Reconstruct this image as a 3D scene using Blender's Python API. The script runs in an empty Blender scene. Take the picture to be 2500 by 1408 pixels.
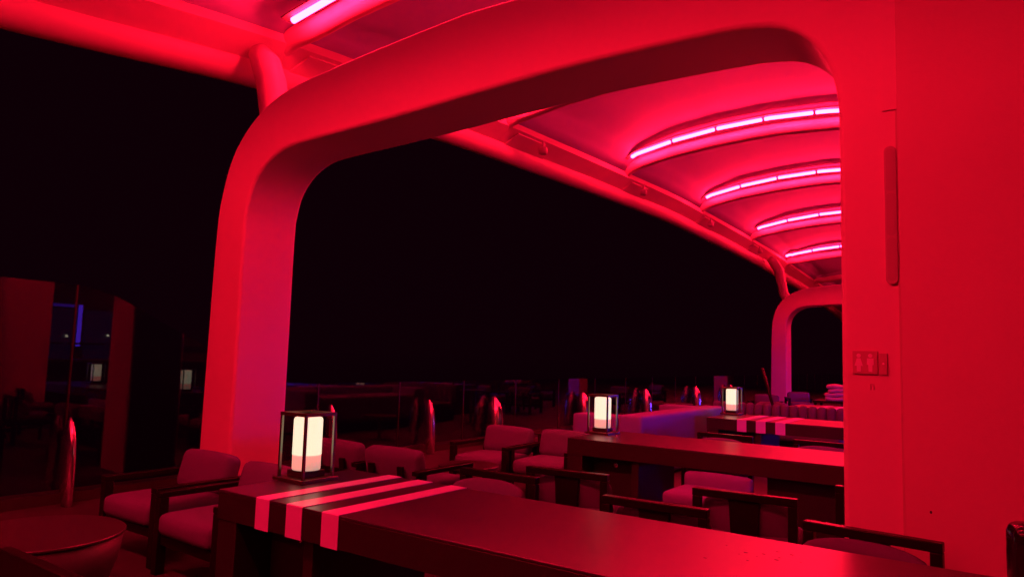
import bpy, bmesh, math, random
from mathutils import Vector, Matrix
random.seed(7)
S = bpy.context.scene
COL = S.collection
R = math.radians

# ------------------------------------------------------------------ camera
cam_d = bpy.data.cameras.new("camera")
cam = bpy.data.objects.new("camera", cam_d)
COL.objects.link(cam)
yaw, pitch, roll = math.atan2(1220, 1745), R(5.34), R(1.72)
f = Vector((-math.sin(yaw) * math.cos(pitch), math.cos(yaw) * math.cos(pitch), math.sin(pitch)))
r0 = Vector((math.cos(yaw), math.sin(yaw), 0))
u0 = r0.cross(f)
rr = r0 * math.cos(roll) + u0 * math.sin(roll)
uu = -r0 * math.sin(roll) + u0 * math.cos(roll)
cam.matrix_world = Matrix(((rr.x, uu.x, -f.x, 0), (rr.y, uu.y, -f.y, 0), (rr.z, uu.z, -f.z, 1.55), (0, 0, 0, 1)))
cam_d.sensor_width = 36
cam_d.lens = 36 * 1745 / 2500
cam_d.clip_start = 0.05
cam_d.clip_end = 6000
S.camera = cam

# ------------------------------------------------------------------ night sky
w = bpy.data.worlds.new("World"); S.world = w; w.use_nodes = True
nt = w.node_tree; nt.nodes.clear()
bg = nt.nodes.new("ShaderNodeBackground"); out = nt.nodes.new("ShaderNodeOutputWorld")
bg.inputs[0].default_value = (1.0, 0.03, 0.40, 1); bg.inputs[1].default_value = 0.0040
nt.links.new(bg.outputs[0], out.inputs[0])
S.view_settings.view_transform = 'Standard'
S.view_settings.look = 'None'
S.view_settings.gamma = 1
S.view_settings.exposure = 0.0
S.view_settings.use_curve_mapping = False
S.render.engine = 'CYCLES'
S.cycles.use_denoising = True
S.cycles.max_bounces = 8
S.cycles.transparent_max_bounces = 24
S.cycles.sample_clamp_indirect = 4.0
S.cycles.caustics_reflective = False
S.cycles.caustics_refractive = False

LED = (1.0, 0.0056, 0.029)
LED_S = 155.0
BLUE = (0.10, 0.03, 1.0)

# ------------------------------------------------------------------ materials
def mat(name, col, rough=0.5, metal=0.0, bump=0.0, bscale=200, var=0.0, vscale=6, spec=0.5, emis=None, es=0, coat=0, sheen=0, rvar=0.0):
    m = bpy.data.materials.new(name); m.use_nodes = True
    n = m.node_tree.nodes; l = m.node_tree.links; b = n["Principled BSDF"]
    b.inputs["Base Color"].default_value = (*col, 1)
    b.inputs["Roughness"].default_value = rough
    b.inputs["Metallic"].default_value = metal
    b.inputs["Specular IOR Level"].default_value = spec
    b.inputs["Coat Weight"].default_value = coat
    b.inputs["Sheen Weight"].default_value = sheen
    tc = n.new("ShaderNodeTexCoord")
    if var:
        ns = n.new("ShaderNodeTexNoise"); ns.inputs["Scale"].default_value = vscale; ns.inputs["Detail"].default_value = 6
        l.new(tc.outputs["Object"], ns.inputs["Vector"])
        mx = n.new("ShaderNodeMix"); mx.data_type = 'RGBA'
        mx.inputs[6].default_value = tuple(c * (1 - var) for c in col) + (1,)
        mx.inputs[7].default_value = tuple(min(1, c * (1 + var)) for c in col) + (1,)
        l.new(ns.outputs["Fac"], mx.inputs[0]); l.new(mx.outputs[2], b.inputs["Base Color"])
    if rvar:
        n3 = n.new("ShaderNodeTexNoise"); n3.inputs["Scale"].default_value = 9; n3.inputs["Detail"].default_value = 5
        l.new(tc.outputs["Object"], n3.inputs["Vector"])
        mr = n.new("ShaderNodeMapRange"); mr.inputs[3].default_value = rough - rvar; mr.inputs[4].default_value = rough + rvar
        l.new(n3.outputs["Fac"], mr.inputs[0]); l.new(mr.outputs[0], b.inputs["Roughness"])
    if bump:
        n2 = n.new("ShaderNodeTexNoise"); n2.inputs["Scale"].default_value = bscale; n2.inputs["Detail"].default_value = 4
        l.new(tc.outputs["Object"], n2.inputs["Vector"])
        bp = n.new("ShaderNodeBump"); bp.inputs["Strength"].default_value = bump; bp.inputs["Distance"].default_value = 0.01
        l.new(n2.outputs["Fac"], bp.inputs["Height"]); l.new(bp.outputs[0], b.inputs["Normal"])
    if emis:
        b.inputs["Emission Color"].default_value = (*emis, 1); b.inputs["Emission Strength"].default_value = es
    return m

M = dict(
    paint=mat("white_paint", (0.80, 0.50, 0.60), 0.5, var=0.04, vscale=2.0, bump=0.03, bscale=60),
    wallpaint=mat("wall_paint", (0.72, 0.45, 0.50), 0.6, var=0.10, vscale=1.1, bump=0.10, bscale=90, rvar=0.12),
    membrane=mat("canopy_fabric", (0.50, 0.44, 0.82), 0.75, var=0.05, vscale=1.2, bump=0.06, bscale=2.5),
    tray=mat("lamp_tray", (0.16, 0.15, 0.15), 0.6),
    wood=mat("dark_wood", (0.009, 0.007, 0.007), 0.34, var=0.35, vscale=14, bump=0.05, bscale=40, rvar=0.06, spec=0.2),
    top=mat("polished_dark_wood", (0.030, 0.018, 0.045), 0.33, var=0.10, vscale=4, bump=0.004, bscale=30, rvar=0.02, spec=0.95),
    apron=mat("dark_laminate", (0.016, 0.012, 0.014), 0.5, var=0.2, vscale=8),
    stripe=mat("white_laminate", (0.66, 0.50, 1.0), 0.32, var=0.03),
    black=mat("black_panel", (0.012, 0.012, 0.016), 0.6),
    fabric=mat("grey_upholstery", (0.115, 0.10, 0.21), 0.9, var=0.08, vscale=40, bump=0.25, bscale=350),
    sofa=mat("pale_upholstery", (0.20, 0.19, 0.48), 0.9, var=0.06, vscale=30, bump=0.2, bscale=300),
    metal=mat("dark_metal", (0.16, 0.16, 0.13), 0.35, metal=0.9),
    steel=mat("polished_steel", (0.9, 0.9, 0.92), 0.2, metal=1.0),
    floor=mat("deck_stone", (0.048, 0.044, 0.05), 0.55, var=0.25, vscale=3, bump=0.1, bscale=40),
    sea=mat("dark_water", (0.003, 0.003, 0.004), 0.03),
    led_near=mat("lit_tube_near", (0.8, 0.8, 0.8), 0.5, emis=LED, es=LED_S * 1.65),
    led_rear=mat("lit_tube_rear", (0.8, 0.8, 0.8), 0.5, emis=LED, es=LED_S * 0.6),
    led=mat("lit_tube", (0.8, 0.8, 0.8), 0.5, emis=LED, es=LED_S),
    blue=mat("blue_neon", (0.2, 0.2, 0.4), 0.5, emis=BLUE, es=3.0),
    bluebig=mat("added_blue_strip", (0.2, 0.2, 0.4), 0.5, emis=BLUE, es=52.0),
    shade=mat("lit_frosted_glass", (0.8, 0.8, 0.75), 0.4, emis=(0.96, 0.93, 0.64), es=0.95),
    shade_low=mat("frosted_glass_base", (0.85, 0.75, 0.72), 0.35, emis=(1.0, 0.74, 0.55), es=0.42),
    tabletop=mat("round_table_laminate", (0.035, 0.03, 0.033), 0.35, var=0.05),
    drum=mat("round_table_drum", (0.06, 0.055, 0.075), 0.5),
    sign=mat("sign_plate", (0.56, 0.34, 0.38), 0.5),
    picto=mat("sign_pictogram", (0.92, 0.70, 0.95), 0.4),
    vent=mat("vent_louvre", (0.52, 0.36, 0.38), 0.6),
    towel=mat("towel_cloth", (0.62, 0.58, 0.62), 0.95, bump=0.5, bscale=120),
    facade=mat("dark_facade", (0.05, 0.05, 0.06), 0.6, var=0.2),
    bottle=mat("bottle_glass", (0.25, 0.20, 0.18), 0.1),
    gloss=mat("black_gloss", (0.012, 0.012, 0.014), 0.12),
    seam=mat("wall_seam", (0.62, 0.46, 0.42), 0.6),
)
def glass_mat(name, tint, tr):
    m = bpy.data.materials.new(name); m.use_nodes = True
    n = m.node_tree.nodes; l = m.node_tree.links; n.clear()
    o = n.new("ShaderNodeOutputMaterial"); mx = n.new("ShaderNodeMixShader")
    t = n.new("ShaderNodeBsdfTransparent"); g = n.new("ShaderNodeBsdfGlossy"); fr = n.new("ShaderNodeFresnel")
    t.inputs[0].default_value = (*tint, 1); g.inputs["Roughness"].default_value = 0.01; g.inputs[0].default_value = (tr, tr, tr, 1)
    ge = n.new("ShaderNodeNewGeometry"); mr = n.new("ShaderNodeMapRange")
    mr.inputs[3].default_value = 1.5; mr.inputs[4].default_value = 1 / 1.5
    l.new(ge.outputs["Backfacing"], mr.inputs[0]); l.new(mr.outputs[0], fr.inputs[0])
    l.new(fr.outputs[0], mx.inputs[0]); l.new(t.outputs[0], mx.inputs[1]); l.new(g.outputs[0], mx.inputs[2]); l.new(mx.outputs[0], o.inputs[0])
    return m
M['glass'] = glass_mat("clear_glass", (0.86, 0.90, 0.90), 1.0)

# ------------------------------------------------------------------ mesh helpers
def add_box(bm, x0, x1, y0, y1, z0, z1, mtx=None):
    vs = [bm.verts.new((x, y, z)) for x in (x0, x1) for y in (y0, y1) for z in (z0, z1)]
    for q in ((0, 1, 3, 2), (4, 6, 7, 5), (0, 4, 5, 1), (2, 3, 7, 6), (0, 2, 6, 4), (1, 5, 7, 3)):
        bm.faces.new([vs[i] for i in q])
    if mtx is not None:
        for v in vs: v.co = mtx @ v.co
    return vs
def bx(*a, mtx=None):
    bm = bmesh.new(); add_box(bm, *a, mtx=mtx); return bm
def add_prism(bm, pts, a0, a1, axis='y'):
    def P(u, v, a):
        return {'y': (u, a, v), 'x': (a, u, v), 'z': (u, v, a)}[axis]
    A = [bm.verts.new(P(u, v, a0)) for u, v in pts]; B = [bm.verts.new(P(u, v, a1)) for u, v in pts]
    n = len(pts)
    bm.faces.new(A); bm.faces.new(B[::-1])
    for i in range(n):
        bm.faces.new([A[i], B[i], B[(i + 1) % n], A[(i + 1) % n]])
def add_tube(bm, path, r, n=12, cap=True):
    path = [Vector(p) for p in path]; rings = []
    for i, p in enumerate(path):
        d = (path[min(i + 1, len(path) - 1)] - path[max(i - 1, 0)]).normalized()
        a = Vector((0, 0, 1)) if abs(d.z) < 0.9 else Vector((1, 0, 0))
        s = d.cross(a).normalized(); t = s.cross(d).normalized()
        ri = r[i] if isinstance(r, (list, tuple)) else r
        rings.append([bm.verts.new(p + (s * math.cos(2 * math.pi * k / n) + t * math.sin(2 * math.pi * k / n)) * ri) for k in range(n)])
    for a, b in zip(rings, rings[1:]):
        for k in range(n):
            bm.faces.new([a[k], a[(k + 1) % n], b[(k + 1) % n], b[k]])
    if cap:
        bm.faces.new(rings[0][::-1]); bm.faces.new(rings[-1])
def add_lathe(bm, prof, n=48, c=(0, 0)):
    rings = []
    for r, z in prof:
        rings.append([bm.verts.new((c[0] + max(r, 1e-4) * math.cos(2 * math.pi * k / n), c[1] + max(r, 1e-4) * math.sin(2 * math.pi * k / n), z)) for k in range(n)])
    for a, b in zip(rings, rings[1:]):
        for k in range(n):
            bm.faces.new([a[k], a[(k + 1) % n], b[(k + 1) % n], b[k]])
    bm.faces.new(rings[0][::-1]); bm.faces.new(rings[-1])
def cushion(sx, sy, sz, c, rad=0.06, puff=0.02, mtx=None, n=10):
    """upholstered block: rounded box with slightly bulged faces"""
    bm = bmesh.new()
    bmesh.ops.create_cube(bm, size=2)
    bmesh.ops.subdivide_edges(bm, edges=bm.edges[:], cuts=n, use_grid_fill=True)
    h = Vector((sx / 2, sy / 2, sz / 2)); rad = min(rad, min(h) * 0.98)
    for v in bm.verts:
        p = Vector([h[i] * (math.sin(v.co[i] * math.pi / 2) if True else v.co[i]) for i in range(3)])
        q = Vector([max(-(h[i] - rad), min(h[i] - rad, p[i])) for i in range(3)])
        d = p - q
        if d.length > 1e-6: p = q + d.normalized() * rad
        fx, fy, fz = (1 - (p.x / h.x) ** 2), (1 - (p.y / h.y) ** 2), (1 - (p.z / h.z) ** 2)
        p.z += math.copysign(puff * max(0, fx * fy), p.z) if abs(p.z) > h.z * 0.6 else 0
        p.y += math.copysign(puff * max(0, fx * fz), p.y) if abs(p.y) > h.y * 0.6 else 0
        v.co = p + Vector(c)
        if mtx is not None: v.co = mtx @ v.co
    for f_ in bm.faces: f_.smooth = True
    return bm
def obj(name, bm, m, parent=None, bevel=0.0, seg=2, smooth=False):
    me = bpy.data.meshes.new(name)
    bmesh.ops.recalc_face_normals(bm, faces=bm.faces[:])
    if smooth:
        for f_ in bm.faces: f_.smooth = True
    bm.to_mesh(me); bm.free()
    o = bpy.data.objects.new(name, me); COL.objects.link(o)
    me.materials.append(M[m] if isinstance(m, str) else m)
    if parent is not None: o.parent = parent
    if bevel:
        b = o.modifiers.new("edge", 'BEVEL'); b.width = bevel; b.segments = seg; b.limit_method = 'ANGLE'; b.angle_limit = R(35)
        b.harden_normals = False
        for p in me.polygons: p.use_smooth = True
        me.set_sharp_from_angle(angle=R(50)) if not smooth else None
    return o
def tag(o, label, cat, group=None, kind=None):
    if label: o['label'] = label
    if cat: o['category'] = cat
    if group: o['group'] = group
    if kind: o['kind'] = kind
    return o
def thing(name, label, cat, loc=(0, 0, 0), rz=0, group=None):
    o = bpy.data.objects.new(name, None); COL.objects.link(o); o.empty_display_size = 0.1
    o.location = loc; o.rotation_euler = (0, 0, rz)
    return tag(o, label, cat, group)
def dup(root, loc, rz, label):
    def cp(o, par):
        c = o.copy(); COL.objects.link(c)
        if par is not None: c.parent = par
        for ch in o.children: cp(ch, c)
        return c
    r = cp(root, None); r.location = loc; r.rotation_euler = (0, 0, rz); r['label'] = label
    return r
def lerp_tab(tab, x):
    if x <= tab[0][0]: return tab[0][1] + (x - tab[0][0]) * (tab[1][1] - tab[0][1]) / (tab[1][0] - tab[0][0])
    for (a, va), (b, vb) in zip(tab, tab[1:]):
        if x <= b:
            return va + (vb - va) * (x - a) / (b - a)
    return tab[-1][1] + (x - tab[-1][0]) * (tab[-1][1] - tab[-2][1]) / (tab[-1][0] - tab[-2][0])
def smooth_pts(pts, sub=5):
    """Catmull-Rom through points"""
    pts = [Vector(p) for p in pts]; out_ = []
    for i in range(len(pts) - 1):
        p0 = pts[max(i - 1, 0)]; p1 = pts[i]; p2 = pts[i + 1]; p3 = pts[min(i + 2, len(pts) - 1)]
        for k in range(sub):
            t = k / sub
            out_.append(0.5 * ((2 * p1) + (p2 - p0) * t + (2 * p0 - 5 * p1 + 4 * p2 - p3) * t * t + (3 * p1 - p0 - 3 * p2 + p3) * t ** 3))
    out_.append(pts[-1]); return out_

# ------------------------------------------------------------------ ground, sea
bm = bmesh.new(); add_box(bm, -3000, 3000, -3000, 3000, -14.4, -14)
tag(obj('sea', bm, 'sea'), None, None, kind='structure')
tag(obj('terrace_floor', bx(-8.3, 9, -14, 48, -0.4, 0), 'floor'), None, None, kind='structure')

# ------------------------------------------------------------------ arches
XC = -3.555
outer = [(-6.87, 0), (-6.85, 1.5), (-6.82, 2.77), (-6.75, 3.2), (-6.62, 3.53), (-6.42, 3.77), (-6.16, 3.95), (-5.79, 4.09), (-5.19, 4.17), (-4.4, 4.24), (XC, 4.30)]
inner = [(-6.335, 0), (-6.335, 1.6), (-6.335, 2.75), (-6.31, 2.98), (-6.24, 3.18), (-6.1, 3.34), (-5.9, 3.455), (-5.6, 3.515), (-4.6, 3.55), (-3.9, 3.58), (XC, 3.60)]
innerR = [(-3.2, 3.615), (-2.5, 3.64), (-1.53, 3.63), (-1.2, 3.60), (-1.03, 3.54), (-0.9, 3.42), (-0.815, 3.26), (-0.778, 3.08), (-0.77, 2.85), (-0.77, 1.5), (-0.77, 0)]
def make_arch(y0, y1, label):
    t = thing('arch', label, 'arch', (XC, y0, 0), 0, 'white portal arches carrying the canopy')
    so = smooth_pts([Vector((a, b, 0)) for a, b in outer]); si = smooth_pts([Vector((a, b, 0)) for a, b in inner + innerR])
    L = [(p.x - XC, p.y) for p in so]; Rr = [(-a, b) for a, b in L[::-1]][1:]
    Rr = [(a, b + 0.10 * max(0, min(1, a / 2.0)) * (1 if b > 3.2 else 0)) for a, b in Rr]
    poly = L + Rr + [(p.x - XC, p.y) for p in si[::-1]]
    # split into left leg+beam strips as quads so that the concave face is clean
    bm = bmesh.new()
    O = L + Rr; I = [(p.x - XC, p.y) for p in si]
    def resample(P, n):
        d = [0]
        for a, b in zip(P, P[1:]): d.append(d[-1] + math.hypot(b[0] - a[0], b[1] - a[1]))
        res = []; j = 0
        for k in range(n):
            s = d[-1] * k / (n - 1)
            while j < len(d) - 2 and d[j + 1] < s: j += 1
            q = (s - d[j]) / max(1e-9, d[j + 1] - d[j]); res.append((P[j][0] + (P[j + 1][0] - P[j][0]) * q, P[j][1] + (P[j + 1][1] - P[j][1]) * q))
        return res
    O = resample(O, 140); I = resample(I, 140)
    D = y1 - y0
    vo = [[bm.verts.new((a, yy, b)) for a, b in O] for yy in (0, D)]
    vi = [[bm.verts.new((a, yy, b)) for a, b in I] for yy in (0, D)]
    for k in range(139):
        bm.faces.new([vo[0][k], vo[0][k + 1], vi[0][k + 1], vi[0][k]])
        bm.faces.new([vo[1][k + 1], vo[1][k], vi[1][k], vi[1][k + 1]])
        bm.faces.new([vo[0][k], vo[1][k], vo[1][k + 1], vo[0][k + 1]])
        bm.faces.new([vi[0][k + 1], vi[1][k + 1], vi[1][k], vi[0][k]])
    for k in (0, 139):
        bm.faces.new([vo[0][k], vo[1][k], vi[1][k], vi[0][k]])
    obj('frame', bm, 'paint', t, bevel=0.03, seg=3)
    for s in (-1, 1):
        b2 = bmesh.new(); xx = -6.605 - XC if s < 0 else 6.605 + XC
        add_box(b2, (-6.90 - XC) if s < 0 else (2.75), (-6.30 - XC) if s < 0 else 3.34, -0.03, D + 0.03, 0.0, 0.10)
        obj('base_shoe', b2, 'steel', t, bevel=0.01)
    return t
make_arch(4.3, 4.94, 'big white arch nearest the camera glowing red above the long striped table')
make_arch(25.6, 26.3, 'small far arch glowing red at the end of the long canopy bay')

# ------------------------------------------------------------------ service wall at right (tower)
tw = thing('service_wall', 'large plain white wall glowing red that fills the right side behind the table', 'wall', (0.5, 4.285, 0))
def loc(o, t): return o
def T(bm, t):
    for v in bm.verts: v.co -= t.location
    return bm
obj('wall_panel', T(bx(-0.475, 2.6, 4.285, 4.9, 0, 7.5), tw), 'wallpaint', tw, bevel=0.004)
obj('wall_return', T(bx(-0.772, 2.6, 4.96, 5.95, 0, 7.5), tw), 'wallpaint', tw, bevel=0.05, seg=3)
obj('corner_strip', T(bx(-0.549, -0.4755, 4.289, 4.2975, 2.95, 7.5), tw), 'paint', tw)  # lighter paint than the wall stands in for light caught by the channel
obj('seam_strip', T(bx(-0.483, -0.4755, 4.2875, 4.2975, 0, 2.94), tw), 'seam', tw)
# slot vent: rounded raised louvres, recess shade put into the darker colour
bm = bmesh.new()
def rrect(x0, x1, z0, z1, r, n=6):
    P = []
    for cx, cz, a0 in ((x1 - r, z1 - r, 0), (x0 + r, z1 - r, 90), (x0 + r, z0 + r, 180), (x1 - r, z0 + r, 270)):
        for k in range(n + 1):
            a = R(a0 + 90 * k / n); P.append((cx + r * math.cos(a), cz + r * math.sin(a)))
    return P
v = thing('slot_vent', 'tall narrow dark slot vent on the red wall above the restroom sign', 'vent', (-0.51, 4.27, 2.0))
bm = bmesh.new(); add_prism(bm, rrect(-0.541, -0.481, 1.99, 2.745, 0.028), 4.2795, 4.296); obj('frame', T(bm, v), 'vent', v, bevel=0.003)
for k in range(3):
    bm = bmesh.new(); z0 = 2.01 + 0.243 * k
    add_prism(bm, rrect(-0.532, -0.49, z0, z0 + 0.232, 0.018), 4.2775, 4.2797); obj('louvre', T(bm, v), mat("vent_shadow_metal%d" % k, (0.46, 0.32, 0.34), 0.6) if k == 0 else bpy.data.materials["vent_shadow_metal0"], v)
# restroom sign
sg = thing('restroom_sign', 'small restroom sign with a woman and a man pictogram on the red pillar', 'sign', (-0.64, 4.29, 1.5))
obj('plate', T(bx(-0.713, -0.589, 4.289, 4.2995, 1.506, 1.632), sg), 'sign', sg, bevel=0.003)
obj('side_plate', T(bx(-0.582, -0.543, 4.289, 4.2995, 1.506, 1.62), sg), 'sign', sg, bevel=0.002)
def person_picto(cx, skirt):
    bm = bmesh.new()
    pts = [(cx + 0.011 * math.cos(2 * math.pi * k / 14), 1.606 + 0.011 * math.sin(2 * math.pi * k / 14)) for k in range(14)]
    add_prism(bm, pts, 4.287, 4.2893)
    if skirt: body = [(-0.009, 1.592), (0.009, 1.592), (0.021, 1.550), (0.010, 1.550), (0.010, 1.520), (-0.010, 1.520), (-0.010, 1.550), (-0.021, 1.550)]
    else: body = [(-0.016, 1.592), (0.016, 1.592), (0.017, 1.558), (0.010, 1.556), (0.009, 1.520), (-0.009, 1.520), (-0.010, 1.556), (-0.017, 1.558)]
    add_prism(bm, [(cx + a, b) for a, b in body][::-1], 4.287, 4.2893)
    obj('pictogram', T(bm, sg), 'picto', sg)
person_picto(-0.682, True); person_picto(-0.625, False)
bm = bmesh.new(); pts = [(-0.562 + 0.006 * math.cos(k), 1.565 + 0.006 * math.sin(k)) for k in [2 * math.pi * i / 10 for i in range(10)]]
add_prism(bm, pts, 4.2875, 4.2893); obj('screw', T(bm, sg), 'picto', sg)
bm = bmesh.new()
for c, zz in (((-0.628), 1.44), ((-0.612), 1.44)):
    add_box(bm, c - 0.002, c + 0.002, 4.296, 4.3005, zz - 0.016, zz + 0.012)
add_box(bm, -0.630, -0.610, 4.2965, 4.3, 1.452, 1.455)
tag(obj('small_wall_mark', bm, 'sign'), 'tiny pale raised mark on the red pillar below the restroom sign', 'mark')
bm = bmesh.new(); bmesh.ops.create_uvsphere(bm, u_segments=10, v_segments=6, radius=0.006)
o = tag(obj('wall_plug', bm, 'drum', smooth=True), 'tiny dark plug hole low on the big red wall', 'plug'); o.location = (-0.357, 4.284, 0.822); o.scale = (1, 0.3, 1.3)

# ------------------------------------------------------------------ canopy
Btab = [(-9.5, 3.55), (-4.5, 3.8), (0.0, 4.05), (2.4, 4.31), (3.9, 4.50), (4.85, 4.63), (8.6, 4.91), (12.9, 5.05), (17.2, 5.16), (22.5, 5.07), (27.2, 4.93), (28.9, 4.80), (34.2, 4.55), (40, 4.0)]
Stab = [(-9.5, 0.7), (4.8, 0.72), (9.6, 0.85), (13.5, 1.0), (17.9, 0.96), (22.3, 0.98), (26.7, 0.76), (40, 0.7)]
Qtab = [(0.0, 1.02), (0.4, 1.01), (1.26, 0.96), (2.15, 0.87), (2.9, 0.73), (3.15, 0.64), (3.35, 0.48), (3.6, 0.30)]
Mtab = [(0.0, 1.37), (1.0, 1.33), (1.95, 1.22), (2.8, 0.99), (3.0, 0.84), (3.12, 0.66), (3.2, 0.49)]
Ptab = [(0.0, 1.07), (1.0, 1.03), (1.95, 0.92), (2.8, 0.75), (3.0, 0.66), (3.2, 0.42), (3.6, 0.32)]
XM = -3.7
def sm(tab, y):
    return (lerp_tab(tab, y - 0.8) + lerp_tab(tab, y) * 2 + lerp_tab(tab, y + 0.8)) / 4
def Bz(y): return sm(Btab, y)
def Pz(x, y):
    a = abs(x - XM); p = lerp_tab(Ptab, min(a, 3.6))
    s = lerp_tab(Stab, y)
    return p * (s if a < 2.9 else s + (1 - s) * min(1, (a - 2.9) / 0.3))
def Mz(x, y):
    a = abs(x - XM); s = lerp_tab(Stab, y)
    e = min(1, max(0, (3.2 - a) / 0.5)); s2 = 1 + (s - 1) * e
    return (lerp_tab(Mtab, a - 0.1) + lerp_tab(Mtab, a) + lerp_tab(Mtab, a + 0.1 if a < 3.1 else a)) / 3 * s2
can = thing('canopy', 'long vaulted white canopy lit red by rows of glowing tubes', 'canopy', (XM, 12, 4.5))
ribY = [-9.0, -4.35, 0.45, 5.15, 9.65, 14.2, 18.85, 23.5, 28.1, 32.8, 37.5, 41.0]
# edge beams
for s in (-1, 1):
    bm = bmesh.new(); path = []
    y = -10.0
    while y <= 42: path.append((XM + s * 3.6, y, Bz(y) + 0.19)); y += 0.5
    add_tube(bm, path, 0.19, 24)
    obj('edge_beam', T(bm, can), 'paint', can, smooth=True)
    # flat gutter strip between ribs, with short doubler plate
    for ya, yb in zip(ribY, ribY[1:]):
        bm = bmesh.new(); n = 12; rows = []
        for k in range(n + 1):
            yy = ya + 0.001 + (yb - ya - 0.002) * k / n
            x0, x1 = XM + s * 3.45, XM + s * 3.17
            rows.append([bm.verts.new((x0, yy, Bz(yy) + 0.24)), bm.verts.new((x1, yy, Bz(yy) + 0.47)), bm.verts.new((x1 + s * 0.02, yy, Bz(yy) + 0.60)), bm.verts.new((x0, yy, Bz(yy) + 0.27))])
        for a, b in zip(rows, rows[1:]):
            for k in range(4): bm.faces.new([a[k], a[(k + 1) % 4], b[(k + 1) % 4], b[k]])
        bm.faces.new(rows[0]); bm.faces.new(rows[-1][::-1])
        obj('gutter_strip', T(bm, can), 'paint', can)
        bm = bmesh.new(); yy = ya + 0.16
        x0, x1 = XM + s * 3.42, XM + s * 3.20
        add_prism(bm, [(x0, yy), (x1, yy + 0.12), (x1, yy + 1.0), (x0, yy + 1.25)], 0, 0.02, 'z')
        for v_ in bm.verts: v_.co.z += Bz(v_.co.y) + 0.233 + 0.82 * abs(v_.co.x - x0)
        obj('doubler_plate', T(bm, can), 'paint', can)
for y in ribY:
    bm = bmesh.new(); path = []
    for k in range(41):
        x = XM + 3.55 * (-1 + 2 * k / 40)
        aa = abs(x - XM); ss = lerp_tab(Stab, y); path.append((x, y, Bz(y) + lerp_tab(Qtab, aa) * (1 + (ss - 1) * min(1, max(0, (3.5 - aa) / 0.6)))))
    add_tube(bm, [(a_, b_, c_ + 0.03) for a_, b_, c_ in path], 0.125, 16); obj('rib', T(bm, can), 'paint', can, smooth=True)
# fabric panels
for ya, yb in zip(ribY, ribY[1:]):
    bm = bmesh.new(); nx, ny = 64, 14; g = []
    for j in range(ny + 1):
        t_ = j / ny; yy = ya + (yb - ya) * t_; row = []
        bul = 0.20 * math.sin(math.pi * t_)
        for i in range(nx + 1):
            x = XM + 3.2 * (-1 + 2 * i / nx)
            e = 1 - abs((x - XM) / 3.2) ** 8
            row.append(bm.verts.new((x, yy, Bz(yy) + Mz(x, yy) + bul * e)))
        g.append(row)
    for j in range(ny):
        for i in range(nx): bm.faces.new([g[j][i], g[j + 1][i], g[j + 1][i + 1], g[j][i + 1]])
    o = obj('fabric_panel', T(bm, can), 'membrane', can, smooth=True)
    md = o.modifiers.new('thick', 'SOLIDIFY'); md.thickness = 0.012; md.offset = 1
# struts from arch shoulders to the edge beam
for ay in (4.78, 25.95):
    for s in (-1, 1):
        bm = bmesh.new()
        add_tube(bm, [(XM + s * 2.62, ay - 0.1, 3.7), (XM + s * 2.78, ay - 0.08, 4.0), (XM + s * 2.95, ay - 0.04, Bz(ay) - 0.15), (XM + s * 3.12, ay, Bz(ay) + 0.12), (XM + s * 3.28, ay, Bz(ay) + 0.3)], [0.16, 0.16, 0.165, 0.165, 0.12], 20)
        obj('strut', T(bm, can), 'paint', can, smooth=True)
# lamp rows
names = {-9.0: 'glowing tube row farthest behind the camera under the canopy', -4.35: 'glowing tube row behind the camera under the canopy', 0.45: 'glowing tube row directly above the camera under the canopy',
         5.15: 'glowing tube row over the big near arch, its end at the top left corner', 9.65: 'glowing tube row hidden just behind the beam of the near arch',
         14.2: 'topmost and longest of the four glowing tube rows seen through the arch', 18.85: 'second glowing tube row from the top seen through the arch',
         23.5: 'third glowing tube row from the top seen through the arch', 28.1: 'lowest and shortest of the glowing tube rows seen through the arch',
         32.8: 'glowing tube row beyond the far arch', 37.5: 'glowing tube row near the far end of the canopy'}
for y in ribY[:-1]:
    yl = y - (0.35 if y != 28.1 else 0.6)
    lr = thing('tube_light_row', names[y], 'light', (XM, yl, Bz(yl) + 1.0), 0, 'rows of glowing tubes under the canopy ribs')
    def lz(x): return Bz(yl) + Pz(x, yl) + (0.13 if y > 7 else 0.0)
    xs = {18.85: -6.62, 23.5: -6.58, 28.1: -6.78}.get(y, -6.62) if y > 7 else -6.42
    if y > 30: xs = -5.1
    xe = -0.9
    path = []
    for k in range(41):
        x = xs - 0.12 + (xe - xs + 0.24) * k / 40; path.append((x, lz(x)))
    bm = bmesh.new()
    rows = []
    for x, z in path:
        rows.append([bm.verts.new((x, yl - 0.075, z + 0.05)), bm.verts.new((x, yl + 0.05, z + 0.05)), bm.verts.new((x, yl + 0.05, z + 0.07)), bm.verts.new((x, yl - 0.075, z + 0.07))])
    for a, b in zip(rows, rows[1:]):
        for k in range(4): bm.faces.new([a[k], a[(k + 1) % 4], b[(k + 1) % 4], b[k]])
    bm.faces.new(rows[0]); bm.faces.new(rows[-1][::-1])
    obj('tray', T(bm, lr), 'tray', lr)
    x = xs
    while x + 0.86 < xe + 0.3:
        bm = bmesh.new(); pp = []
        for k in range(9):
            xx = x + 0.87 * k / 8; pp.append((xx, yl, lz(xx)))
        pp = [(x - 0.012, yl, lz(x - 0.012))] + pp + [(x + 0.882, yl, lz(x + 0.882))]
        add_tube(bm, pp, [0.018] + [0.035] * 9 + [0.018], 12)
        obj('tube', T(bm, lr), 'led_near' if y == 0.45 else ('led_rear' if y < 0 else 'led'), lr, smooth=True)
        x += 0.94
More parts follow.
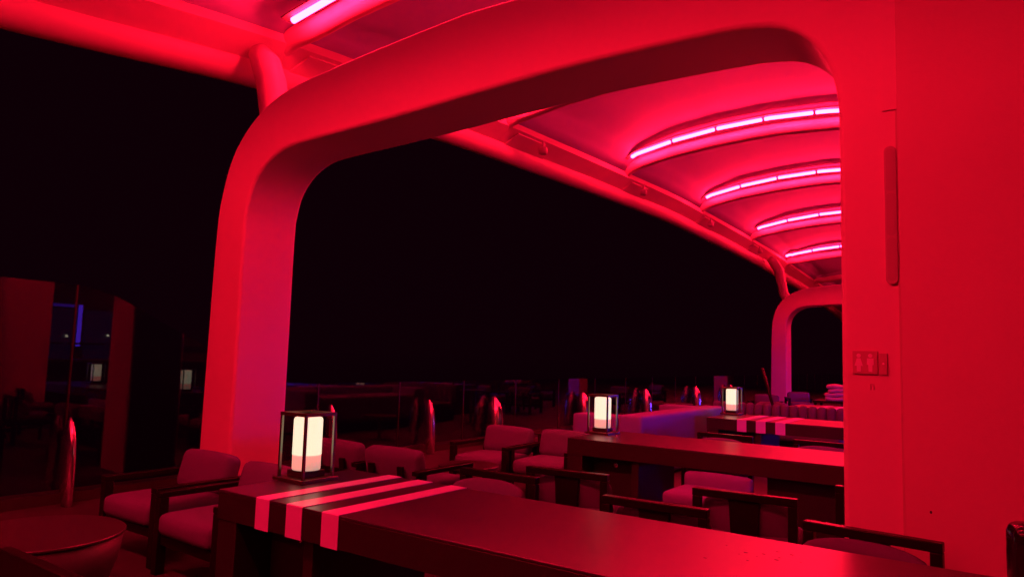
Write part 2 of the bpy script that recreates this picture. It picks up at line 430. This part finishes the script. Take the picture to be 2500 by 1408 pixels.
# small spotlights on the gutter strip
sp = None
for k, (yy, lab) in enumerate(((10.6, 'small round unlit spotlight on the canopy edge nearest the big arch'), (14.9, 'small unlit spotlight on the canopy edge below the longest tube row'), (19.4, 'small unlit spotlight third along the canopy edge'), (24.2, 'small unlit spotlight on the canopy edge closest to the far arch'))):
    if sp is None:
        sp = thing('spotlight', lab, 'spotlight', (-6.82, yy, Bz(yy) + 0.40), 0, 'spotlights along the canopy edge')
        bm = bmesh.new(); add_tube(bm, [(0, 0, 0.02), (0, 0, -0.07)], 0.025, 10); obj('stem', bm, 'paint', sp)
        bm = bmesh.new(); add_lathe(bm, [(0.03, -0.07), (0.075, -0.09), (0.085, -0.13), (0.08, -0.2), (0.06, -0.21)], 18); obj('housing', bm, 'paint', sp, smooth=True)
    else:
        dup(sp, (-6.82, yy, Bz(yy) + 0.40), 0.2 * k, lab)

# ------------------------------------------------------------------ glass balustrade
XG = -7.6
top = [(-8, 2.13), (2.6, 2.13), (3.33, 2.12), (3.55, 2.085), (3.79, 2.01), (4.25, 1.78), (4.54, 1.65), (5.2, 1.36), (5.6, 1.20), (5.92, 1.12), (6.3, 1.1), (60, 1.1)]
gb = thing('glass_balustrade', 'glass windbreak along the terrace edge, its top curving down behind the big arch leg', 'glass railing', (XG, 10, 0))
edges = []
y = 3.335
while y > -7: y -= 1.55
while y < 44: edges.append(y); y += 1.55
for a, b in zip(edges, edges[1:]):
    bm = bmesh.new(); n = 16
    P = [(a + 0.009, 0.06), (b - 0.009, 0.06)] + [(b - 0.009 - (b - a - 0.018) * k / n, lerp_tab(top, b - 0.009 - (b - a - 0.018) * k / n)) for k in range(n + 1)]
    add_prism(bm, P, XG - 0.006, XG + 0.006, 'x'); obj('glass_panel', T(bm, gb), 'glass', gb)
    bm = bx(XG - 0.008, XG + 0.008, b - 0.0085, b + 0.0085, 0.06, lerp_tab(top, b) - 0.003)
    obj('joint', T(bm, gb), 'black', gb)
obj('base_channel', T(bx(XG - 0.05, XG + 0.05, -8, 44, 0.001, 0.1), gb), 'metal', gb)
bm = bmesh.new(); rings = []
prof = [(0, 0.11, 0.05), (0.25, 0.14, 0.06), (0.45, 0.155, 0.064), (0.60, 0.15, 0.06), (0.70, 0.12, 0.05), (0.78, 0.07, 0.032), (0.82, 0.03, 0.014), (0.83, 0.008, 0.006)]
for z, ax, ay in prof:
    rings.append([bm.verts.new((ax * math.cos(t_) + 0.05 - 0.12 * z, ay * math.sin(t_), z)) for t_ in [2 * math.pi * k / 24 for k in range(24)]])
for a, b in zip(rings, rings[1:]):
    for k in range(24): bm.faces.new([a[k], a[(k + 1) % 24], b[(k + 1) % 24], b[k]])
bm.faces.new(rings[0][::-1]); bm.faces.new(rings[-1])
fin0 = None
finl = ['polished steel fin post at far left beside the round table', 'polished steel fin post just right of the nearest lantern top', 'steel fin post in front of the glass left of the two armchairs',
        'pink and blue gleaming fin post behind the armchair back', 'gleaming fin post just left of the second lantern', 'gleaming fin post above the purple sofa end',
        'gleaming fin post behind the right part of the purple sofa', 'distant fin post behind the channelled bench', 'fin post close to the far arch']
for k, yy in enumerate((3.317, 6.553, 8.518, 10.256, 13.42, 16.6, 20.04, 23.2)):
    if fin0 is None:
        fin0 = obj('fin_post', bm, 'steel', smooth=True); fin0.location = (XG + 0.16, yy, 0)
        fin0.scale = (0.7, 0.8, 1); tag(fin0, finl[k], 'post', 'steel fin posts along the glass')
    else:
        c = fin0.copy(); COL.objects.link(c); c.scale = (0.7, 0.8, 1) if k < 3 else (0.95, 1.7, 1); c.location = (XG + 0.16, yy, 0); c['label'] = finl[k]

# ------------------------------------------------------------------ long tables
def long_table(x0, x1, y0, y1, label, stripes, name='long_table'):
    t = thing(name, label, 'table', (x0, y0, 0), 0, 'long dark striped tables')
    W = x1 - x0; D = y1 - y0
    obj('tabletop', bx(0, W, 0, D, 0.735, 0.75), 'top', t, bevel=0.004)
    obj('apron', bx(0.0015, W - 0.0015, 0.0015, D - 0.0015, 0.59, 0.7345), 'apron', t, bevel=0.003)
    obj('end_slab', bx(0.004, 0.17, 0.008, D - 0.008, 0.0, 0.589), 'apron', t, bevel=0.004)
    obj('inner_slab', bx(0.68, 0.75, 0.06, D - 0.06, 0.0, 0.589), 'apron', t, bevel=0.004)
    obj('cabinet', bx(0.171, 0.679, 0.25, D - 0.25, 0.0, 0.588), 'black', t)
    bm = bmesh.new(); add_lathe(bm, [(0.022, 0.0), (0.022, 0.006), (0.014, 0.008)], 16)
    bmesh.ops.rotate(bm, verts=bm.verts, matrix=Matrix.Rotation(R(90), 3, 'X')); bmesh.ops.translate(bm, verts=bm.verts, vec=(0.42, 0.2495, 0.5))
    obj('outlet', bm, 'steel', t)
    obj('end_slab', bx(W - 0.17, W - 0.004, 0.008, D - 0.008, 0.0, 0.589), 'apron', t, bevel=0.004)
    obj('pedestal', bx(1.9, 2.45, 0.2, D - 0.2, 0.0, 0.588), 'black', t)
    for a, b in stripes:
        bm = bmesh.new()
        add_prism(bm, [(-0.004, 0.588), (-0.004, 0.750), (0.0015, 0.754), (D + 0.004, 0.754), (D + 0.004, 0.588), (D + 0.0005, 0.588), (D + 0.0005, 0.7505), (-0.0005, 0.7505), (-0.0005, 0.588)][::-1], a - x0, b - x0, 'x')
        obj('stripe', bm, 'stripe', t)
    return t
long_table(-3.70, 0.75, 2.458, 3.45, 'nearest long dark table with three pink stripes and a lantern at its left end', [(-3.35, -3.237), (-3.096, -2.972), (-2.823, -2.702)])
long_table(-3.672, 0.75, 6.295, 7.30, 'middle long dark table with plain front carrying the second lantern', [])
long_table(-3.62, 0.75, 10.15, 11.25, 'farther long dark table with three pink stripes hanging down its front', [(-3.18, -3.05), (-2.92, -2.79), (-2.66, -2.53)])
long_table(-3.5, 0.75, 14.2, 15.2, 'distant long table behind the third lantern', [(-3.0, -2.88), (-2.75, -2.63), (-2.5, -2.38)])
# drops of water on the near table
bm = bmesh.new()
for _ in range(12):
    x, y_ = random.gauss(-0.85, 0.12), random.gauss(3.12, 0.10)
    r_ = random.uniform(0.004, 0.012)
    m4 = Matrix.Translation((x, y_, 0.7502)) @ Matrix.Diagonal((r_, r_ * random.uniform(.7, 1.2), r_ * 0.14, 1))
    bmesh.ops.create_uvsphere(bm, u_segments=8, v_segments=5, radius=1, matrix=m4)
tag(obj('water_drops', bm, 'top', smooth=True), 'scattered water drops on the right of the nearest table', 'water', kind='stuff')

# ------------------------------------------------------------------ lanterns
def make_lantern(loc_, label):
    t = thing('lantern', label, 'lantern', loc_, 0, 'table lanterns')
    obj('base', bx(-0.14, 0.14, -0.14, 0.14, 0, 0.022), 'metal', t, bevel=0.003)
    obj('plinth', bx(-0.08, 0.08, -0.08, 0.08, 0.0225, 0.062), 'black', t, bevel=0.003)
    for sx in (-1, 1):
        for sy in (-1, 1):
            obj('post', bx(sx * 0.112 - 0.008, sx * 0.112 + 0.008, sy * 0.112 - 0.008, sy * 0.112 + 0.008, 0.0225, 0.392), 'metal', t, bevel=0.001)
    bm = bmesh.new()
    for s in (-1, 1):
        add_box(bm, -0.121, 0.121, s * 0.112 - 0.009, s * 0.112 + 0.009, 0.3925, 0.412)
        add_box(bm, s * 0.112 - 0.009, s * 0.112 + 0.009, -0.1029, 0.1029, 0.3925, 0.412)
    obj('top_frame', bm, 'metal', t)
    bm = bmesh.new(); add_lathe(bm, [(0.082, 0.0625), (0.086, 0.07), (0.0865, 0.155)], 40); obj('lower_shade', bm, 'shade_low', t, smooth=True)
    bm = bmesh.new(); add_lathe(bm, [(0.088, 0.1555), (0.088, 0.365), (0.084, 0.377), (0.07, 0.383)], 40); obj('glowing_shade', bm, 'shade', t, smooth=True)
    return t
lan = make_lantern((-3.60, 2.985, 0.7505), 'nearest and largest glowing lantern on the left end of the striped table')
dup(lan, (-3.61, 6.93, 0.7505), 0, 'glowing lantern on the left end of the middle long table')
dup(lan, (-3.53, 11.02, 0.755), 0, 'small far glowing lantern on the third long table')
dup(lan, (-0.48, 6.93, 0.7505), 0, 'lantern seen only as a reflection in the glass at far left')

# ------------------------------------------------------------------ dining chairs (facing -Y)
def make_dining(label, loc_, rz, pad=True):
    t = thing('dining_chair', label, 'chair', loc_, rz, 'dark wood dining chairs')
    obj('top_rail', bx(-0.325, 0.325, 0.225, 0.285, 0.672, 0.72), 'wood', t, bevel=0.005)
    for s in (-1, 1):
        obj('leg', bx(s * 0.297 - 0.027, s * 0.297 + 0.027, 0.228, 0.282, 0, 0.6715), 'wood', t, bevel=0.004)
        obj('leg', bx(s * 0.285 - 0.022, s * 0.285 + 0.022, -0.27, -0.226, 0, 0.36), 'wood', t, bevel=0.003)
        obj('side_rail', bx(s * 0.285 - 0.018, s * 0.285 + 0.018, -0.2255, 0.2275, 0.29, 0.34), 'wood', t, bevel=0.002)
    bm = bmesh.new(); add_prism(bm, [(-0.095, 0.671), (0.095, 0.671), (0.072, 0.28), (-0.072, 0.28)], 0.232, 0.262); obj('splat', bm, 'wood', t, bevel=0.003)
    obj('front_rail', bx(-0.262, 0.262, -0.262, -0.232, 0.29, 0.34), 'wood', t)
    obj('back_rail', bx(-0.269, 0.269, 0.2635, 0.279, 0.27, 0.32), 'wood', t)
    obj('seat', cushion(0.60, 0.50, 0.11, (0, -0.02, 0.40), 0.045, 0.012), 'fabric', t)
    if pad:
        m_ = Matrix.Translation((0, 0.14, 0.55)) @ Matrix.Rotation(R(-8), 4, 'X')
        bm = cushion(0.60, 0.10, 0.25, (0, 0, 0), 0.048, 0.01, n=12)
        for v_ in bm.verts:
            if v_.co.z > 0: v_.co.z -= 0.05 * (abs(v_.co.x) / 0.3) ** 3
            v_.co.y += 0.0 - 0.06 * (v_.co.x / 0.3) ** 2 + 0.03
            v_.co = m_ @ v_.co
        obj('back_pad', bm, 'fabric', t)
    return t
# rail centre in local y = .255 ; facing -Y: rz=0 ; facing +Y: rz=pi
dc = make_dining('dining chair with bright edged top rail standing just beyond the nearest table, left of centre', (-2.75, 4.92, 0), math.pi + 0.12)
PI = math.pi
dup(dc, (-1.455, 4.96, 0), PI + 0.09, 'dining chair with the brightest red lit top rail in front of the middle table')
dup(dc, (-1.76, 4.28, 0), PI + 0.04, 'brownish dining chair back between the two bright railed chairs, nearest table')
dup(dc, (-0.64, 3.86, 0), -0.10, 'dining chair with purple rounded pad in front of the red wall at lower right')
dup(dc, (-3.02, 3.98, 0), 0.04, 'dining chair with pink rounded pad beyond the stripes of the nearest table')
dup(dc, (-2.75, 8.05, 0), -0.03, 'dining chair behind the middle table, below the third lantern')
dup(dc, (-1.68, 8.15, 0), 0.0, 'dining chair behind the middle table touching the red pillar edge')
dup(dc, (-0.5, 8.1, 0), 0.05, 'dining chair behind the pillar at the middle table')
dup(dc, (-0.72, 5.75, 0), PI + 0.05, 'dining chair pulled up to the middle table beside the red pillar')

# low upholstered chair pushed under the middle table
lc = thing('low_chair', 'low purple upholstered chair pushed under the front of the middle table', 'chair', (-2.12, 5.98, 0))
obj('seat', cushion(0.6, 0.5, 0.12, (0, -0.02, 0.41), 0.04, 0.01), 'sofa', lc)
obj('seat_frame', bx(-0.31, 0.31, -0.28, 0.24, 0.27, 0.345), 'wood', lc, bevel=0.004)
obj('backrest', cushion(0.6, 0.09, 0.2, (0, 0.26, 0.475), 0.04, 0.01), 'sofa', lc)
for sx in (-1, 1):
    for sy in (-0.25, 0.2):
        obj('leg', bx(sx * 0.28 - 0.02, sx * 0.28 + 0.02, sy - 0.02, sy + 0.02, 0, 0.2695), 'wood', lc)

def piping(sx, sy, z, c, parent, mtx=None, plane='z'):
    pts = []
    for k in range(49):
        a = 2 * math.pi * k / 48; ca, sa = math.cos(a), math.sin(a); e = 0.22
        u = sx / 2 * math.copysign(abs(ca) ** e, ca); v_ = sy / 2 * math.copysign(abs(sa) ** e, sa)
        p = Vector((u, v_, z)) if plane == 'z' else Vector((u, z, v_))
        p += Vector(c); pts.append(mtx @ p if mtx is not None else p)
    bm = bmesh.new(); add_tube(bm, pts, 0.0045, 6, cap=False)
    return obj('piping', bm, 'fabric', parent, smooth=True)
# ------------------------------------------------------------------ lounge armchairs (facing -Y)
def make_lounge(label, loc_, rz):
    t = thing('lounge_chair', label, 'armchair', loc_, rz, 'lounge armchairs with dark wood arms')
    for s in (-1, 1):
        x = s * 0.355
        obj('leg', bx(x - 0.032, x + 0.032, -0.37, -0.305, 0, 0.5095), 'wood', t, bevel=0.004)
        obj('leg', bx(x - 0.032, x + 0.032, 0.30, 0.365, 0, 0.5095), 'wood', t, bevel=0.004)
        obj('arm', bx(x - 0.035, x + 0.035, -0.372, 0.42, 0.51, 0.55), 'wood', t, bevel=0.006)
    obj('seat_frame', bx(-0.322, 0.322, -0.35, 0.36, 0.20, 0.265), 'wood', t, bevel=0.004)
    se = obj('seat', cushion(0.635, 0.66, 0.15, (0, -0.06, 0.345), 0.05, 0.015), 'fabric', t)
    piping(0.612, 0.636, 0.052, (0, -0.06, 0.345), se)
    m_ = Matrix.Translation((0, 0.27, 0.55)) @ Matrix.Rotation(R(-14), 4, 'X')
    bk = obj('backrest', cushion(0.635, 0.15, 0.30, (0, 0, 0), 0.055, 0.015, mtx=m_), 'fabric', t)
    piping(0.61, 0.275, -0.05, (0, 0, 0), bk, mtx=m_, plane='y')
    piping(0.61, 0.275, 0.05, (0, 0, 0), bk, mtx=m_, plane='y')
    obj('back_rail', bx(-0.322, 0.322, 0.375, 0.405, 0.42, 0.475), 'wood', t, bevel=0.003)
    for s in (-1, 1):
        m2 = Matrix.Translation((s * 0.17, 0.37, 0.37)) @ Matrix.Rotation(R(-8), 4, 'X')
        obj('back_support', bx(-0.03, 0.03, -0.012, 0.012, -0.13, 0.2, mtx=m2), 'wood', t)
    return t
lo = make_lounge('lounge armchair at far left with its seat toward the round drum table', (-5.32, 3.16, 0), 0)
dup(lo, (-4.45, 3.10, 0), -0.03, 'lounge armchair partly hidden by the left end of the nearest table')
dup(lo, (-4.52, 5.0, 0), PI + 0.03, 'lounge armchair seen from behind, right of the nearest lantern')
dup(lo, (-5.235, 5.0, 0), PI, 'lounge armchair seen from behind, directly behind the nearest lantern')
dup(lo, (-4.93, 6.82, 0), 0.04, 'left one of two lounge armchairs facing the camera below the gleaming fin post')
dup(lo, (-4.22, 6.95, 0), 0.04, 'right one of two lounge armchairs facing the camera, against the middle table')
bc = thing('black_chair', 'black solid backed chair corner at the bottom left picture edge', 'chair', (-2.93, 1.56, 0))
obj('backrest', bx(-0.43, 0.43, -0.30, -0.25, 0.32, 0.72), 'wood', bc, bevel=0.006)
obj('seat', cushion(0.80, 0.5, 0.10, (0, 0.02, 0.38), 0.04, 0.01), 'black', bc)
for sx in (-1, 1):
    for sy in (-0.275, 0.25): obj('leg', bx(sx * 0.40 - 0.022, sx * 0.40 + 0.022, sy - 0.022, sy + 0.022, 0, 0.3195), 'wood', bc)
dup(lo, (-5.3, -0.6, 0), PI + 0.3, 'lounge armchair left of the camera, reflected in the glass')
# distant lounge chairs
dup(lo, (-4.25, 16.4, 0), PI - 0.1, 'distant purple backed armchair at the foot of the far arch, left one')
dup(lo, (-3.35, 16.2, 0), PI + 0.5, 'distant purple backed armchair turned sideways beside the left one')
dup(lo, (-3.1, 18.9, 0), PI + 0.2, 'distant purple backed armchair nearest the red pillar edge')
dup(lo, (-5.4, 19.6, 0), 0.1, 'far armchair beside the glass behind the channelled bench')
dup(lo, (-5.2, 22.6, 0), 0.4, 'farthest armchair in front of the far arch')

# round tables
def round_table(name, loc_, r, h, label, drum=False):
    t = thing(name, label, 'table', loc_)
    bm = bmesh.new(); add_lathe(bm, [(r - 0.015, h - 0.022), (r, h - 0.014), (r, h - 0.005), (r - 0.005, h)], 72); obj('tabletop', bm, 'tabletop', t)
    if drum:
        bm = bmesh.new(); add_lathe(bm, [(r * 0.62, 0.0), (r * 0.8, 0.12), (r * 0.93, 0.28), (r * 0.975, h - 0.0225)], 72); obj('drum', bm, 'drum', t, smooth=True)
    else:
        bm = bmesh.new(); add_lathe(bm, [(0.03, 0.02), (0.03, h - 0.0225)], 20); obj('stem', bm, 'metal', t)
        bm = bmesh.new(); add_lathe(bm, [(0.2, 0.0), (0.2, 0.012), (0.04, 0.02)], 40); obj('foot', bm, 'metal', t)
    return t
round_table('drum_table', (-4.66, 1.95, 0), 0.45, 0.45, 'round drum shaped low table at the bottom left corner', True)
round_table('coffee_table', (-4.62, 5.92, 0), 0.31, 0.42, 'small round coffee table among the four armchairs')
round_table('coffee_table', (-5.9, 9.3, 0), 0.3, 0.42, 'small round coffee table by the glass behind the armchairs')
round_table('coffee_table', (-5.15, 12.9, 0), 0.28, 0.75, 'round table above the left end of the purple sofa')

# ------------------------------------------------------------------ purple sofa, channelled bench
so = thing('sofa', 'big boxy sofa with pink lit top and purple side behind the middle table', 'sofa', (-4.3, 8.45, 0))
obj('back', T(cushion(0.34, 3.2, 0.80, (-4.02, 10.05, 0.43), 0.04, 0.0, n=14), so), 'sofa', so)
obj('arm', T(cushion(0.66, 0.34, 0.78, (-4.53, 8.62, 0.42), 0.04, 0.0), so), 'sofa', so)
obj('arm', T(cushion(0.66, 0.34, 0.78, (-4.53, 11.48, 0.42), 0.04, 0.0), so), 'sofa', so)
for k in range(2):
    obj('seat_cushion', T(cushion(0.66, 1.25, 0.5, (-4.53, 9.42 + 1.26 * k, 0.43), 0.05, 0.02), so), 'sofa', so)
obj('plinth', T(bx(-4.8, -3.9, 8.5, 11.6, 0.0, 0.05), so), 'black', so)

bn = thing('channelled_bench', 'pink channel tufted bench behind the third lantern', 'bench', (-3.6, 12.75, 0))
for k in range(15):
    x = -4.45 + 0.15 * k
    bm = cushion(0.149, 0.16, 0.42, (x, 13.05, 0.62), 0.06, 0.01, n=5)
    obj('back_channel', T(bm, bn), 'fabric', bn)
obj('seat', T(cushion(2.3, 0.6, 0.16, (-3.4, 12.68, 0.36), 0.05, 0.01), bn), 'fabric', bn)
obj('plinth', T(bx(-4.5, -2.3, 12.45, 13.1, 0, 0.275), bn), 'wood', bn)

# leaning pole
bm = bmesh.new(); add_tube(bm, [(-3.55, 13.9, 0.01), (-3.72, 13.98, 0.8), (-3.93, 14.08, 1.45)], 0.03, 12)
tag(obj('leaning_pole', bm, 'wood', smooth=True), 'dark pole leaning beside the far arch leg', 'pole')
# table with folded cloths
sd = thing('side_table', 'low side table carrying folded cloths at the red pillar edge', 'table', (-3.2, 17.6, 0))
obj('tabletop', bx(-0.5, 0.5, -0.35, 0.35, 0.70, 0.75), 'wood', sd, bevel=0.005)
for sx in (-1, 1):
    for sy in (-1, 1): obj('leg', bx(sx * 0.45 - 0.025, sx * 0.45 + 0.025, sy * 0.3 - 0.025, sy * 0.3 + 0.025, 0, 0.6995), 'wood', sd)
cl = None
for k in range(4):
    bm = cushion(0.62 - 0.05 * k, 0.4, 0.085, (0, 0, 0.0425), 0.035, 0.008)
    rnd = random.Random(k)
    for v_ in bm.verts: v_.co.z += 0.012 * math.sin(v_.co.x * 14 + k) ; v_.co.z = max(v_.co.z, 0)
    lab = ['bottom cloth of the pink folded pile on the side table', 'second cloth from the bottom of the pink pile', 'third cloth from the bottom of the pink pile', 'top cloth of the pink folded pile'][k]
    o = obj('folded_cloth', bm, 'towel', smooth=True); tag(o, lab, 'cloth', 'folded cloths on the side table'); o.location = (-3.2 + rnd.uniform(-.03, .03), 17.6, 0.752 + 0.09 * k); o.rotation_euler = (0, 0, rnd.uniform(-.15, .15))

# black glossy box at right end of near table
bm = cushion(0.16, 0.11, 0.36, (0, 0, 0.18), 0.035, 0.0, n=10)
o = tag(obj('menu_box', bm, 'gloss'), 'black glossy rounded box cut off by the lower right picture edge', 'box'); o.location = (0.055, 2.62, 0.752); o.rotation_euler = (0, 0, 0.3)

# ------------------------------------------------------------------ bar building at the right, seen by reflection
bb = thing('bar_building', 'dark bar front with blue light lines, seen as a reflection in the left glass', 'bar', (4.3, 12, 0))
obj('wall', T(bx(4.3, 4.6, 4.0, 30, 0, 4.2), bb), 'facade', bb)
obj('added_counter', T(bx(3.2, 3.8, 6.2, 26, 0, 1.1), bb), 'apron', bb, bevel=0.01)  # unseen, added to carry and shade the blue strips
obj('roof', T(bx(3.6, 4.7, 4.0, 30, 4.201, 4.4), bb), 'facade', bb)
obj('neon_line', T(bx(4.24, 4.295, 8.62, 8.70, 1.45, 2.5), bb), 'blue', bb)
obj('neon_line', T(bx(4.24, 4.295, 7.3, 8.55, 2.43, 2.5), bb), mat("blue_neon_dim", (.2, .2, .4), .5, emis=BLUE, es=0.7), bb)
wm = mat("bluish_lit_window", (.05, .05, .08), .3, emis=(0.12, 0.10, 1.0), es=0.04, var=0.6, vscale=2)
for ya, yb in ((6.6, 7.5), (7.6, 8.5), (8.8, 9.7), (9.8, 10.7)):
    obj('window', T(bx(4.27, 4.296, ya, yb, 1.1, 2.38), bb), wm, bb)
bl = mat("small_bulb", (.6, .6, .5), .5, emis=(1, 0.85, 0.6), es=2.0)
for ya, za in ((7.0, 2.75), (7.25, 2.7), (9.35, 1.75), (9.5, 2.3), (8.35, 1.7)):
    bm = bmesh.new(); bmesh.ops.create_uvsphere(bm, u_segments=10, v_segments=6, radius=0.035, matrix=Matrix.Translation((4.2, ya, za)))
    obj('bulb', T(bm, bb), bl, bb, smooth=True)
obj('added_counter_top', T(bx(2.62, 3.85, 6.1, 26.1, 1.101, 1.15), bb), 'top', bb, bevel=0.005)  # overhang added and shaped to keep blue light off the canopy
obj('added_light_strip', T(bx(3.17, 3.199, 6.12, 6.85, 0.9, 1.09), bb), mat('added_blue_strip_near', (.2, .2, .4), .5, emis=BLUE, es=110.0), bb)  # unseen strip added to throw purple on the sofa and chairs
for k in range(4):
    obj('added_light_strip', T(bx(3.17, 3.199, 12.4 + 3.2 * k, 15.4 + 3.2 * k, 0.95, 1.09), bb), 'bluebig', bb)  # unseen strips added for blue light on sofa sides and fins
for k in range(6):
    obj('shelf', T(bx(4.0, 4.29, 6.4 + 1.0 * k, 7.2 + 1.0 * k, 1.5, 1.54), bb), 'wood', bb)
